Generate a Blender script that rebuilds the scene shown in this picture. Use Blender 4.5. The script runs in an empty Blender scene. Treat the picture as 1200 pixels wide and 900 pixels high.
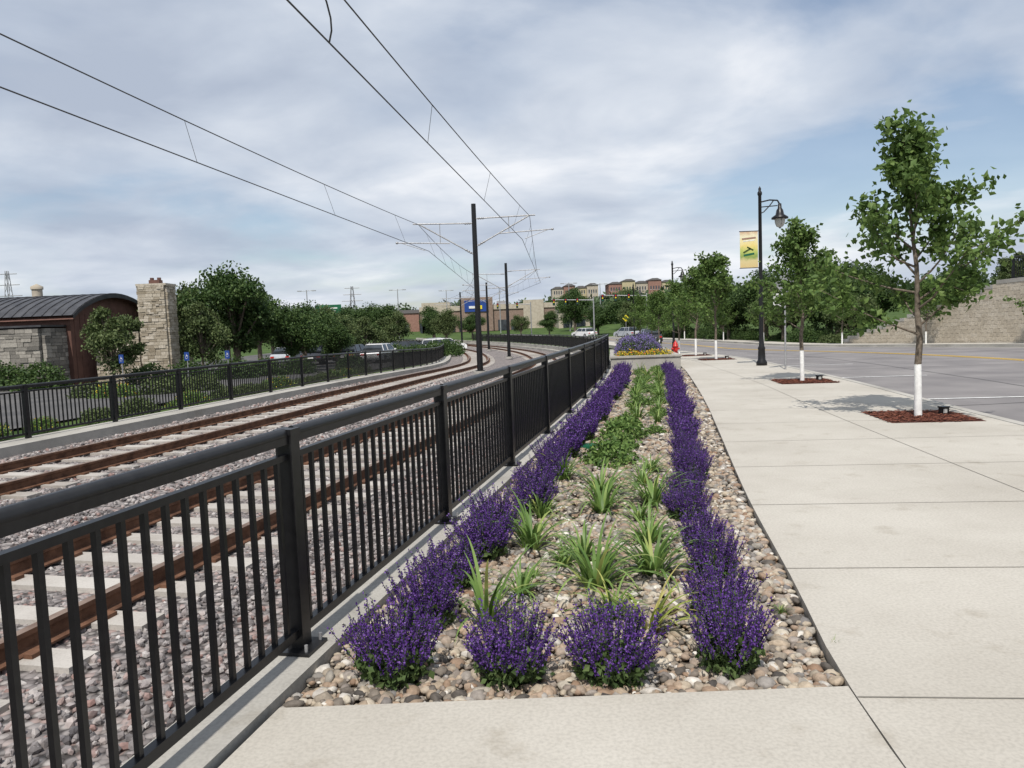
import bpy, math, numpy as np
from mathutils import Vector, Matrix
rng=np.random.default_rng(7)
C=bpy.context.scene.collection
# ---------------------------------------------------------------- materials
def newmat(name):
    m=bpy.data.materials.new(name); m.use_nodes=True
    nt=m.node_tree; b=nt.nodes['Principled BSDF']
    return m,nt,b
def ramp(nt,stops):
    r=nt.nodes.new('ShaderNodeValToRGB'); e=r.color_ramp.elements
    while len(e)<len(stops): e.new(.5)
    for i,(p,c) in enumerate(stops):
        e[i].position=p; e[i].color=(*c,1)
    return r
def noise_mat(name,c1,c2,scale=3,rough=.8,bump=0,bscale=None,metal=0,detail=6,c3=None,spec=.3,lo=.35,hi=.65):
    m,nt,b=newmat(name); L=nt.links
    tc=nt.nodes.new('ShaderNodeTexCoord')
    n=nt.nodes.new('ShaderNodeTexNoise'); n.inputs['Scale'].default_value=scale; n.inputs['Detail'].default_value=detail
    L.new(tc.outputs['Object'],n.inputs['Vector'])
    st=[(lo,c1),(hi,c2)]
    if c3: st=[(lo,c1),((lo+hi)/2,c3),(hi,c2)]
    r=ramp(nt,st); L.new(n.outputs['Fac'],r.inputs[0]); L.new(r.outputs[0],b.inputs['Base Color'])
    b.inputs['Roughness'].default_value=rough; b.inputs['Metallic'].default_value=metal
    b.inputs['Specular IOR Level'].default_value=spec
    if bump:
        n2=nt.nodes.new('ShaderNodeTexNoise'); n2.inputs['Scale'].default_value=bscale or scale*8; n2.inputs['Detail'].default_value=4
        L.new(tc.outputs['Object'],n2.inputs['Vector'])
        bp=nt.nodes.new('ShaderNodeBump'); bp.inputs['Strength'].default_value=bump; bp.inputs['Distance'].default_value=.02
        L.new(n2.outputs['Fac'],bp.inputs['Height']); L.new(bp.outputs[0],b.inputs['Normal'])
    return m
def island_mat(name,stops,rough=.8,transl=0,spec=.3,bump=0):
    m,nt,b=newmat(name); L=nt.links
    g=nt.nodes.new('ShaderNodeNewGeometry')
    r=ramp(nt,stops); L.new(g.outputs['Random Per Island'],r.inputs[0])
    L.new(r.outputs[0],b.inputs['Base Color']); b.inputs['Roughness'].default_value=rough
    b.inputs['Specular IOR Level'].default_value=spec
    if bump:
        tc=nt.nodes.new('ShaderNodeTexCoord')
        n2=nt.nodes.new('ShaderNodeTexNoise'); n2.inputs['Scale'].default_value=bump; n2.inputs['Detail'].default_value=5
        L.new(tc.outputs['Object'],n2.inputs['Vector'])
        bp=nt.nodes.new('ShaderNodeBump'); bp.inputs['Strength'].default_value=.5; bp.inputs['Distance'].default_value=.01
        L.new(n2.outputs['Fac'],bp.inputs['Height']); L.new(bp.outputs[0],b.inputs['Normal'])
        r2=ramp(nt,[(.3,(.68,.68,.68)),(.65,(1,1,1))]); L.new(n2.outputs['Fac'],r2.inputs[0])
        mx=nt.nodes.new('ShaderNodeMix'); mx.data_type='RGBA'; mx.blend_type='MULTIPLY'; mx.inputs[0].default_value=1
        L.new(r.outputs[0],mx.inputs[6]); L.new(r2.outputs[0],mx.inputs[7]); L.new(mx.outputs[2],b.inputs['Base Color'])
    if transl:
        t=nt.nodes.new('ShaderNodeBsdfTranslucent'); L.new(r.outputs[0],t.inputs['Color'])
        ms=nt.nodes.new('ShaderNodeMixShader'); ms.inputs[0].default_value=transl
        L.new(b.outputs[0],ms.inputs[1]); L.new(t.outputs[0],ms.inputs[2])
        L.new(ms.outputs[0],nt.nodes['Material Output'].inputs['Surface'])
    return m
def plain(name,c,rough=.5,metal=0,spec=.5):
    m=noise_mat(name,tuple(x*.85 for x in c),c,scale=5,rough=rough,metal=metal,spec=spec); return m
M={}
def concrete(name,base,dark):
    m,nt,b=newmat(name); L=nt.links
    tc=nt.nodes.new('ShaderNodeTexCoord')
    n=nt.nodes.new('ShaderNodeTexNoise'); n.inputs['Scale'].default_value=.55; n.inputs['Detail'].default_value=9; n.inputs['Roughness'].default_value=.65
    L.new(tc.outputs['Object'],n.inputs['Vector'])
    r=ramp(nt,[(.3,dark),(.62,base)]); L.new(n.outputs['Fac'],r.inputs[0])
    n3=nt.nodes.new('ShaderNodeTexNoise'); n3.inputs['Scale'].default_value=60; n3.inputs['Detail'].default_value=3
    L.new(tc.outputs['Object'],n3.inputs['Vector'])
    r3=ramp(nt,[(.3,(.84,.84,.84)),(.6,(1,1,1))]); L.new(n3.outputs['Fac'],r3.inputs[0])
    mx=nt.nodes.new('ShaderNodeMix'); mx.data_type='RGBA'; mx.blend_type='MULTIPLY'; mx.inputs[0].default_value=1
    L.new(r.outputs[0],mx.inputs[6]); L.new(r3.outputs[0],mx.inputs[7])
    n4=nt.nodes.new('ShaderNodeTexNoise'); n4.inputs['Scale'].default_value=3.1; n4.inputs['Detail'].default_value=7; n4.inputs['Roughness'].default_value=.65
    L.new(tc.outputs['Object'],n4.inputs['Vector'])
    r4=ramp(nt,[(.28,(.82,.80,.77)),(.43,(1,1,1)),(.68,(1.0,1.0,1.0)),(.78,(.91,.90,.88))]); L.new(n4.outputs['Fac'],r4.inputs[0])
    m2=nt.nodes.new('ShaderNodeMix'); m2.data_type='RGBA'; m2.blend_type='MULTIPLY'; m2.inputs[0].default_value=1
    L.new(mx.outputs[2],m2.inputs[6]); L.new(r4.outputs[0],m2.inputs[7])
    L.new(m2.outputs[2],b.inputs['Base Color']); b.inputs['Roughness'].default_value=.85; b.inputs['Specular IOR Level'].default_value=.25
    bp=nt.nodes.new('ShaderNodeBump'); bp.inputs['Strength'].default_value=.25; bp.inputs['Distance'].default_value=.004
    L.new(n3.outputs['Fac'],bp.inputs['Height']); L.new(bp.outputs[0],b.inputs['Normal'])
    return m
def gravel_mat(name,stops,scale):
    m,nt,b=newmat(name); L=nt.links
    tc=nt.nodes.new('ShaderNodeTexCoord')
    v=nt.nodes.new('ShaderNodeTexVoronoi'); v.inputs['Scale'].default_value=scale
    L.new(tc.outputs['Object'],v.inputs['Vector'])
    sp=nt.nodes.new('ShaderNodeSeparateColor'); L.new(v.outputs['Color'],sp.inputs[0])
    r=ramp(nt,stops); L.new(sp.outputs[0],r.inputs[0])
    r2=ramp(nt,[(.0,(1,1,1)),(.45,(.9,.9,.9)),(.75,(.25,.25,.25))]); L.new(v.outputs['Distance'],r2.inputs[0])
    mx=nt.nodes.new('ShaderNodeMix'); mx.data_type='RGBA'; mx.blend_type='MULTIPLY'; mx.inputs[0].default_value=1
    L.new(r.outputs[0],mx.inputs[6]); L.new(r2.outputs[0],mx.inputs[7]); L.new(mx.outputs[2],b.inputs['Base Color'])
    bp=nt.nodes.new('ShaderNodeBump'); bp.invert=True; bp.inputs['Strength'].default_value=.8; bp.inputs['Distance'].default_value=.03
    L.new(v.outputs['Distance'],bp.inputs['Height']); L.new(bp.outputs[0],b.inputs['Normal'])
    b.inputs['Roughness'].default_value=.9; b.inputs['Specular IOR Level'].default_value=.2
    return m
M['walk']=concrete('sidewalk_concrete',(.485,.455,.40),(.395,.365,.315))
M['conc2']=concrete('curb_concrete',(.45,.43,.39),(.30,.285,.255))
M['tie']=concrete('tie_concrete',(.48,.45,.41),(.29,.26,.23))
M['joint']=plain('joint_dark',(.22,.20,.17),.9)
M['asphalt']=noise_mat('asphalt',(.165,.155,.155),(.235,.22,.215),scale=.6,rough=.9,bump=.3,bscale=120,detail=8)
M['tar']=plain('tar_seam',(.09,.086,.085),.7)
M['lot']=noise_mat('parking_asphalt',(.08,.078,.078),(.12,.115,.11),scale=.6,rough=.9,bump=.3,bscale=120,detail=8)
M['white']=noise_mat('white_paint',(.55,.55,.53),(.8,.8,.78),scale=9,rough=.7)
M['yellow']=noise_mat('yellow_paint',(.55,.34,.04),(.75,.48,.05),scale=9,rough=.7)
M['grass']=noise_mat('grass',(.04,.07,.02),(.08,.122,.036),scale=.5,rough=.95,bump=.8,bscale=30,detail=10,spec=.1)
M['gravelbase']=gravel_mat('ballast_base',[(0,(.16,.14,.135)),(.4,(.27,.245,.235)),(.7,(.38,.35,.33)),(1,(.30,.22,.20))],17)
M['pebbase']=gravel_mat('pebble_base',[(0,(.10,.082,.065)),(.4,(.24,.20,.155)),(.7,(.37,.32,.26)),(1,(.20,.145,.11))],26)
M['ballast']=island_mat('ballast_stone',[(0,(.12,.11,.11)),(.3,(.23,.21,.205)),(.55,(.34,.30,.29)),(.75,(.44,.41,.39)),(.88,(.27,.165,.145)),(1,(.53,.50,.48))],.9,bump=25)
M['pebble']=island_mat('river_pebble',[(0,(.065,.058,.052)),(.12,(.20,.17,.14)),(.28,(.48,.405,.305)),(.42,(.25,.155,.10)),(.53,(.56,.50,.40)),(.66,(.175,.165,.158)),(.78,(.42,.31,.22)),(.9,(.30,.275,.25)),(1,(.72,.675,.60))],.75,bump=45)
M['rust']=noise_mat('rail_rust',(.075,.035,.02),(.17,.085,.05),scale=6,rough=.8,bump=.3)
M['railtop']=noise_mat('rail_top',(.16,.10,.07),(.30,.22,.17),scale=4,rough=.5,metal=.3)
M['black']=noise_mat('black_powder_coat',(.008,.008,.009),(.014,.014,.015),scale=20,rough=.36,spec=.36)
M['steel']=noise_mat('galvanised',(.30,.30,.31),(.45,.45,.45),scale=12,rough=.5,metal=.5)
M['wire']=plain('wire_dark',(.05,.05,.05),.6)
M['bark']=noise_mat('bark',(.10,.08,.06),(.2,.165,.13),scale=14,rough=.95,bump=.6)
M['wrap']=noise_mat('white_trunk_wrap',(.68,.68,.66),(.82,.82,.8),scale=12,rough=.8,bump=.2)
def leafm(name,a,b_,c_,t=.3): return island_mat(name,[(0,a),(.5,b_),(1,c_)],.6,transl=t,spec=.3)
M['leafA']=leafm('leaf_young',(.055,.10,.022),(.10,.17,.04),(.165,.24,.065),.35)
M['leafB']=leafm('leaf_mature',(.024,.052,.013),(.048,.09,.022),(.09,.14,.038),.2)
M['leafC']=leafm('leaf_olive',(.05,.075,.024),(.085,.12,.04),(.14,.175,.065),.2)
M['leafD']=leafm('leaf_distant',(.03,.055,.020),(.05,.085,.032),(.085,.12,.05),0)
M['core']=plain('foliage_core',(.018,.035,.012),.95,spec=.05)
M['purple']=island_mat('salvia_floret',[(0,(.04,.016,.095)),(.4,(.08,.032,.18)),(.8,(.145,.066,.29)),(1,(.23,.13,.40))],.85,transl=.15,spec=.08)
M['stalk']=island_mat('salvia_leaf',[(0,(.035,.06,.02)),(.5,(.07,.11,.035)),(1,(.12,.17,.06))],.7,transl=.2,spec=.2)
M['lily']=island_mat('daylily_blade',[(0,(.09,.17,.035)),(.6,(.18,.285,.07)),(.92,(.26,.36,.10)),(1,(.5,.46,.14))],.5,transl=.35,spec=.4)
M['lilyy']=island_mat('daylily_pale_blade',[(0,(.22,.30,.05)),(.6,(.38,.42,.09)),(1,(.60,.52,.18))],.5,transl=.35,spec=.4)
M['hosta']=island_mat('shrub_leaf',[(0,(.055,.11,.025)),(.5,(.11,.19,.045)),(1,(.2,.29,.08))],.6,transl=.25,spec=.3)
M['yflower']=island_mat('yellow_flower',[(0,(.65,.45,.03)),(.7,(.8,.6,.05)),(1,(.6,.08,.03))],.7,transl=.2)
M['lav']=island_mat('lavender_flower',[(0,(.12,.09,.25)),(1,(.26,.21,.42))],.7,transl=.2)
M['mulch']=island_mat('mulch_chip',[(0,(.07,.02,.012)),(.6,(.16,.05,.03)),(1,(.24,.09,.05))],.95)
M['mulchb']=noise_mat('mulch_bed',(.05,.018,.012),(.13,.045,.03),scale=20,rough=.95,bump=1,bscale=60)
M['block']=island_mat('wall_block',[(0,(.50,.435,.34)),(.5,(.57,.50,.395)),(1,(.63,.56,.455))],.9,bump=12)
M['stoneg']=island_mat('grey_stone',[(0,(.15,.14,.125)),(.5,(.27,.25,.22)),(1,(.42,.39,.34))],.9,bump=12)
M['stoneb']=island_mat('beige_stone',[(0,(.28,.235,.17)),(.5,(.43,.375,.29)),(1,(.57,.51,.42))],.9,bump=12)
M['metalroof']=noise_mat('dark_metal_roof',(.05,.05,.055),(.085,.085,.09),scale=2,rough=.45,metal=.3)
M['brown']=noise_mat('red_brown_siding',(.105,.055,.043),(.145,.075,.058),scale=3,rough=.7)
M['brick']=noise_mat('brown_brick',(.20,.14,.11),(.27,.20,.16),scale=3,rough=.9)
M['tan']=noise_mat('tan_stucco',(.38,.33,.26),(.46,.41,.33),scale=2,rough=.9)
M['ylw']=noise_mat('yellow_siding',(.42,.36,.22),(.48,.42,.27),scale=2,rough=.9)
M['redw']=noise_mat('red_siding',(.25,.14,.11),(.31,.18,.14),scale=2,rough=.9)
M['glass']=noise_mat('dark_glass',(.02,.025,.03),(.05,.06,.07),scale=1,rough=.08,spec=.8)
M['bluesign']=plain('blue_sign',(.01,.05,.25),.5)
M['dkgreen']=plain('green_sign',(.005,.11,.05),.5)
M['yellowsign']=plain('yellow_sign',(.8,.65,.02),.5)
M['red']=plain('hydrant_red',(.5,.02,.015),.4)
M['tire']=plain('tire',(.015,.015,.015),.9)
M['lampglass']=plain('lamp_glass',(.5,.5,.47),.3)
M['greyroof']=plain('roof_shingle',(.14,.13,.13),.9)
def paint(n,c):
    m=plain(n,c,.25); m.node_tree.nodes['Principled BSDF'].inputs['Coat Weight'].default_value=.6; return m
M['cwhite']=paint('car_white',(.75,.75,.75)); M['cblack']=paint('car_dark',(.02,.02,.025)); M['csilver']=paint('car_silver',(.4,.42,.45)); M['cred']=paint('car_red',(.3,.02,.02))
# ---------------------------------------------------------------- mesh builder
class MB:
    def __init__(s): s.V=[];s.F=[];s.n=0;s.mats=[]
    def mi(s,k):
        if k not in s.mats: s.mats.append(k)
        return s.mats.index(k)
    def add(s,V,F,mat,smooth=False):
        V=np.asarray(V,float).reshape(-1,3); F=np.asarray(F,int)
        s.V.append(V); s.F.append((F+s.n,s.mi(mat),smooth)); s.n+=len(V)
    def box(s,c,size,mat,rz=0,tilt=None):
        x,y,z=[a/2 for a in size]
        V=np.array([[-x,-y,-z],[x,-y,-z],[x,y,-z],[-x,y,-z],[-x,-y,z],[x,-y,z],[x,y,z],[-x,y,z]])
        if tilt is not None: V=V@np.array(tilt).T
        cz,sz=math.cos(rz),math.sin(rz)
        V=V@np.array([[cz,-sz,0],[sz,cz,0],[0,0,1]]).T+np.array(c)
        s.add(V,[[0,3,2,1],[4,5,6,7],[0,1,5,4],[1,2,6,5],[2,3,7,6],[3,0,4,7]],mat)
    def cyl(s,p0,p1,r0,r1,mat,n=8,caps=True,smooth=True):
        p0=np.array(p0,float);p1=np.array(p1,float);d=p1-p0;l=np.linalg.norm(d)
        if l<1e-6:return
        d/=l; a=np.array([0,0,1.]) if abs(d[2])<.9 else np.array([1.,0,0])
        u=np.cross(d,a);u/=np.linalg.norm(u);w=np.cross(d,u)
        t=np.arange(n)*2*math.pi/n
        ring=np.cos(t)[:,None]*u+np.sin(t)[:,None]*w
        V=np.vstack([p0+ring*r0,p1+ring*r1])
        F=[[i,i+n,(i+1)%n+n,(i+1)%n] for i in range(n)]
        s.add(V,F,mat,smooth)
        if caps:
            V2=np.vstack([p0+ring*r0,[p0],p1+ring*r1,[p1]])
            F2=[[(i+1)%n,n,i] for i in range(n)]+[[i+n+1,2*n+1,(i+1)%n+n+1] for i in range(n)]
            s.add(V2,F2,mat,False)
    def revolve(s,c,prof,mat,n=14):
        c=np.array(c,float);t=np.arange(n)*2*math.pi/n
        V=[];F=[]
        for r,z in prof: V+= [[c[0]+r*math.cos(a),c[1]+r*math.sin(a),c[2]+z] for a in t]
        for j in range(len(prof)-1):
            for i in range(n):
                F.append([j*n+i,j*n+(i+1)%n,(j+1)*n+(i+1)%n,(j+1)*n+i])
        s.add(V,F,mat,True)
    def tube(s,pts,r,mat,n=6):
        for a,b in zip(pts[:-1],pts[1:]): s.cyl(a,b,r,r,mat,n,caps=False)
    def prism(s,prof,axis_o,axis_u,axis_v,axis_w,depth,mat):
        o=np.array(axis_o,float);u=np.array(axis_u,float);v=np.array(axis_v,float);w=np.array(axis_w,float)
        P=np.array([o+a*u+b*v for a,b in prof]);n=len(P)
        s.add(P,[list(range(n))],mat); s.add(P+w*depth,[list(range(n))[::-1]],mat)
        V=np.vstack([P,P+w*depth]); s.add(V,[[i,i+n,(i+1)%n+n,(i+1)%n] for i in range(n)],mat)
    def mesh(s,name):
        me=bpy.data.meshes.new(name)
        V=np.vstack(s.V); me.vertices.add(len(V)); me.vertices.foreach_set('co',V.ravel())
        tot=sum(f.size for f,_,_ in s.F); np_=sum(len(f) for f,_,_ in s.F)
        me.loops.add(tot); me.polygons.add(np_)
        me.loops.foreach_set('vertex_index',np.concatenate([f.ravel() for f,_,_ in s.F]).astype(np.int32))
        k=np.concatenate([np.full(len(f),f.shape[1]) for f,_,_ in s.F])
        st=np.concatenate([[0],np.cumsum(k)[:-1]]).astype(np.int32)
        me.polygons.foreach_set('loop_start',st)
        me.polygons.foreach_set('material_index',np.concatenate([np.full(len(f),m) for f,m,_ in s.F]).astype(np.int32))
        me.polygons.foreach_set('use_smooth',np.concatenate([np.full(len(f),sm) for f,_,sm in s.F]))
        for k_ in s.mats: me.materials.append(M[k_])
        me.update(calc_edges=True); me.validate()
        return me
    def obj(s,name,loc=(0,0,0),rz=0,sc=1):
        return inst(s.mesh(name),name,loc,rz,sc)
def inst(me,name,loc=(0,0,0),rz=0,sc=1):
    o=bpy.data.objects.new(name,me); o.location=loc; o.rotation_euler=(0,0,rz)
    o.scale=(sc,)*3 if np.isscalar(sc) else sc
    C.objects.link(o); return o
def randrot(n,rng=rng):
    q=rng.normal(size=(n,4)); q/=np.linalg.norm(q,axis=1)[:,None]
    w,x,y,z=q.T
    return np.stack([1-2*(y*y+z*z),2*(x*y-z*w),2*(x*z+y*w),2*(x*y+z*w),1-2*(x*x+z*z),2*(y*z-x*w),2*(x*z-y*w),2*(y*z+x*w),1-2*(x*x+y*y)],1).reshape(n,3,3)
def scatter(mb,bV,bF,R,S,T,mat,smooth=False):
    bV=np.asarray(bV,float);bF=np.asarray(bF,int);n=len(T)
    V=bV[None]*S[:,None,:] if S.ndim==2 else bV[None]*S[:,None,None]
    V=np.einsum('nij,nvj->nvi',R,V)+T[:,None,:]
    F=(bF[None]+(np.arange(n)*len(bV))[:,None,None]).reshape(-1,bF.shape[1])
    mb.add(V.reshape(-1,3),F,mat,smooth)
LEAFV=np.array([[0,0,0],[.34,.45,.08],[0,1,0],[-.34,.45,.08]]);LEAFF=[[0,1,2,3]]
def leaves(mb,P,size,mat,r=rng):
    n=len(P); R=randrot(n,r)
    scatter(mb,LEAFV,LEAFF,R,size*(.7+.6*r.random(n)),np.asarray(P),mat)
import bmesh
def ico(sub):
    bm=bmesh.new(); bmesh.ops.create_icosphere(bm,subdivisions=sub,radius=1)
    V=np.array([v.co[:] for v in bm.verts]);F=np.array([[v.index for v in f.verts] for f in bm.faces]);bm.free();return V,F
ICO1=ico(1);ICO2=ico(2)
# ---------------------------------------------------------------- terrain profile and curves
def ss(x,a,b):
    t=np.clip((np.asarray(x,float)-a)/(b-a),0,1); return t*t*(3-2*t)
def zg(Y): return -.65*ss(Y,22,60)-.15*ss(Y,60,90)+1.4*ss(Y,110,200)+3*ss(Y,200,330)
def catmull(pts,step=.4):
    P=np.array(pts,float);P=np.vstack([2*P[0]-P[1],P,2*P[-1]-P[-2]]);out=[]
    for i in range(1,len(P)-2):
        a,b,c,d=P[i-1],P[i],P[i+1],P[i+2];n=max(2,int(np.linalg.norm(c-b)/step))
        for t in np.arange(n)/n: out.append(.5*((2*b)+(c-a)*t+(2*a-5*b+4*c-d)*t*t+(3*b-a-3*c+d)*t**3))
    out.append(P[-2]);out=np.array(out)
    s=np.concatenate([[0],np.cumsum(np.linalg.norm(np.diff(out,axis=0),axis=1))])
    u=np.arange(0,s[-1],step)
    return np.stack([np.interp(u,s,out[:,0]),np.interp(u,s,out[:,1])],1)
def offs(c,d):
    t=np.gradient(c,axis=0);t/=np.linalg.norm(t,axis=1)[:,None]
    return c+np.stack([-t[:,1],t[:,0]],1)*(d if np.isscalar(d) else np.asarray(d)[:,None])
FP=catmull([(-2.6,-4),(-1.75,.7),(-1.11,3.68),(-.04,8.4),(.86,12.5),(1.8,17),(2.55,21),(3.35,26),(4.1,32),(4.9,40),(5.4,48),(5.5,56),(5.0,66),(3.8,78),(1.5,92),(-2.5,108),(-9,126),(-18,145)])
def Xf(Y): return np.interp(Y,FP[:,1],FP[:,0])
PR=catmull([(1.2,-4),(1.25,1),(1.38,3.0),(1.62,4.26),(1.83,5.4),(2.13,6.95),(2.96,10.84),(3.6,13.9),(4.5,18.5),(5.5,24),(6.0,28),(6.9,36),(8.1,48),(9.0,60),(9.3,75),(7.8,95),(4,115)])
KL=catmull([(5.2,-5),(5.9,1),(7.05,11),(7.95,17.5),(8.6,24),(9.25,30),(10.2,40),(11.1,50),(11.9,60),(12,75),(10.5,95),(6.5,115),(0,135),(-10,155)])
KR=catmull([(25,-5),(25,8),(23.8,22),(22.3,35),(21.5,42),(20.6,50),(19.8,60),(19,75),(17,95),(13,115),(6,137),(-3,160)])
def Xof(c,Y): return np.interp(Y,c[:,1],c[:,0])
def strip2(name,Ys,XA,XB,dz,mat,skirt=0,mb=None):
    own=mb is None
    mb=mb or MB(); z=zg(Ys)+dz
    A=np.stack([XA,Ys,z],1);B=np.stack([XB,Ys,z],1);n=len(Ys)
    V=np.vstack([A,B]);F=[[i,i+n,i+n+1,i+1] for i in range(n-1)]
    mb.add(V,F,mat)
    if skirt:
        for E,fl in ((A,1),(B,0)):
            D=E.copy();D[:,2]-=skirt;V=np.vstack([E,D])
            mb.add(V,[[i,i+1,i+n+1,i+n] if fl else [i,i+n,i+n+1,i+1] for i in range(n-1)],mat)
        for k in (0,n-1):
            q=np.array([A[k],B[k],B[k]-[0,0,skirt],A[k]-[0,0,skirt]]); mb.add(q,[[0,1,2,3]],mat)
    if own: return mb.obj(name)
def stripc(name,ca,cb,dz,mat,skirt=0,mb=None):
    own=mb is None;mb=mb or MB();n=len(ca)
    A=np.column_stack([ca,zg(ca[:,1])+dz]);B=np.column_stack([cb,zg(cb[:,1])+dz])
    mb.add(np.vstack([A,B]),[[i,i+1,i+n+1,i+n] for i in range(n-1)],mat)
    if skirt:
        for E in (A,B):
            D=E.copy();D[:,2]-=skirt
            mb.add(np.vstack([E,D]),[[i,i+1,i+n+1,i+n] for i in range(n-1)],mat)
    if own: return mb.obj(name)
xs=np.unique(np.concatenate([np.linspace(-900,-40,24),np.arange(-40,40,1.0),np.linspace(40,900,24)]))
ys=np.unique(np.concatenate([np.linspace(-200,-6,8),np.arange(-6,70,1.5),np.arange(70,360,6),np.linspace(360,1500,14)]))
XX,YY=np.meshgrid(xs,ys)
d=Xf(YY)-XX
wall_x=np.interp(YY,KR[:,1],KR[:,0])+2.2
Z=zg(YY)-.40-.5*ss(d,-2,0)*(1-ss(d,11.3,13.5))*(1-ss(YY,135,150))
Z=Z+ (3.1*ss(52-YY,0,12)+.6)*ss(XX-wall_x,.6,3.5)*(1-ss(YY,60,80))+.35*ss(XX-wall_x,.6,3.5)*ss(YY,60,80)
Z=Z+1.2*ss(XX-wall_x,6,40)+.02*np.sin(XX*1.3)*np.cos(YY*.9)
g=MB();nx=len(xs);ny=len(ys)
V=np.column_stack([XX.ravel(),YY.ravel(),Z.ravel()])
I=np.arange(nx*ny).reshape(ny,nx)
g.add(V,np.stack([I[:-1,:-1],I[:-1,1:],I[1:,1:],I[1:,:-1]],-1).reshape(-1,4),'grass',True)
g.obj('ground')
# ---------------------------------------------------------------- sidewalk, road, markings
Ys=np.concatenate([np.arange(-4,3.09,.5),[3.09],np.arange(3.5,112,.5)])
sw=MB()
strip2('',Ys,Xof(PR,Ys),Xof(KL,Ys)-.16,0,'walk',skirt=.3,mb=sw)
sw.obj('sidewalk')
fs=MB(); Yf=np.linspace(-4,3.10,16)
strip2('',Yf,Xf(Yf)+.19,Xof(PR,Yf)-.008,.001,'walk',skirt=.45,mb=fs); fs.obj('sidewalk')
kb=MB(); strip2('',Ys,Xof(KL,Ys)-.148,Xof(KL,Ys),.003,'conc2',skirt=.3,mb=kb)
strip2('',Ys,Xof(KL,Ys)+.002,Xof(KL,Ys)+.42,-.135,'conc2',mb=kb); kb.obj('kerb')
kb=MB(); strip2('',Ys,Xof(KR,Ys),Xof(KR,Ys)+.15,.003,'conc2',skirt=.3,mb=kb)
strip2('',Ys,Xof(KR,Ys)-.42,Xof(KR,Ys)-.002,-.135,'conc2',mb=kb); kb.obj('kerb')
strip2('road',np.arange(-5,150,1.),Xof(KL,np.arange(-5,150,1.)),Xof(KR,np.arange(-5,150,1.)),-.14,'asphalt')
strip2('sidewalk',Ys,Xof(KR,Ys)+.152,Xof(KR,Ys)+2.0,0,'walk',skirt=.3)
jt=MB()
for y in np.arange(3.0+1.62,75,1.62):
    x0=float(Xof(PR,y));x1=float(Xof(KL,y))-.2;z=float(zg(y))+.003
    w=.004; sl=-.10
    jt.add([[x0,y-w,z],[x1,y-w+sl*(x1-x0),z],[x1,y+w+sl*(x1-x0),z],[x0,y+w,z]],[[0,1,2,3]],'joint')
for a,b in zip(Ys[:-1],Ys[1:]):
    if a<0 or a>60: continue
    f=lambda y:float(Xof(KL,y))-2.15
    jt.add([[f(a)-.004,a,float(zg(a))+.004],[f(a)+.004,a,float(zg(a))+.004],[f(b)+.004,b,float(zg(b))+.004],[f(b)-.004,b,float(zg(b))+.004]],[[0,1,2,3]],'joint')
jt.add([[1.385,3.0,.004],[6.0,2.55,.004],[6.0,2.558,.004],[1.385,3.008,.004]],[[0,1,2,3]],'joint')
jt.obj('pavement_joints')
mk=MB()
def rect_between(mb,a,b,w,z,mat):
    a=np.array(a,float);b=np.array(b,float);t=(b-a)/np.linalg.norm(b-a);n=np.array([-t[1],t[0]])*w/2
    P=[a+n,a-n,b-n,b+n]; mb.add([[p[0],p[1],float(zg(p[1]))+z] for p in P],[[0,1,2,3]],mat)
y=8.9
while y<60:
    x=float(Xof(KL,y))+.45; rect_between(mk,(x,y),(x+2.15,y-.25),.1,-.131,'white'); y+=5.4
for a in np.arange(-4,120,1.):
    for o in (-.14,.14):
        m1=(float(Xof(KL,a))+float(Xof(KR,a)))/2+o; m2=(float(Xof(KL,a+1))+float(Xof(KR,a+1)))/2+o
        rect_between(mk,(m1,a),(m2,a+1),.12,-.131,'yellow')
mk.obj('road_markings')
tr=MB();r_=np.random.default_rng(5)
for off in (3.2,10.4):
    px=None
    for a in np.arange(-2,100,.8):
        x=float(Xof(KL,a))+off+r_.normal()*.02
        if px is not None: rect_between(tr,(px,a-.8),(x,a),.04,-.1355,'tar')
        px=x
for y in (13.2,22.4,31.,40.7):
    p=(float(Xof(KL,y))+.45,y)
    while p[0]<float(Xof(KR,y))-.6:
        q=(p[0]+.7,p[1]+r_.normal()*.08);rect_between(tr,p,q,.03,-.1352,'tar');p=q
tr.obj('road_crack_seal')
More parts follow.
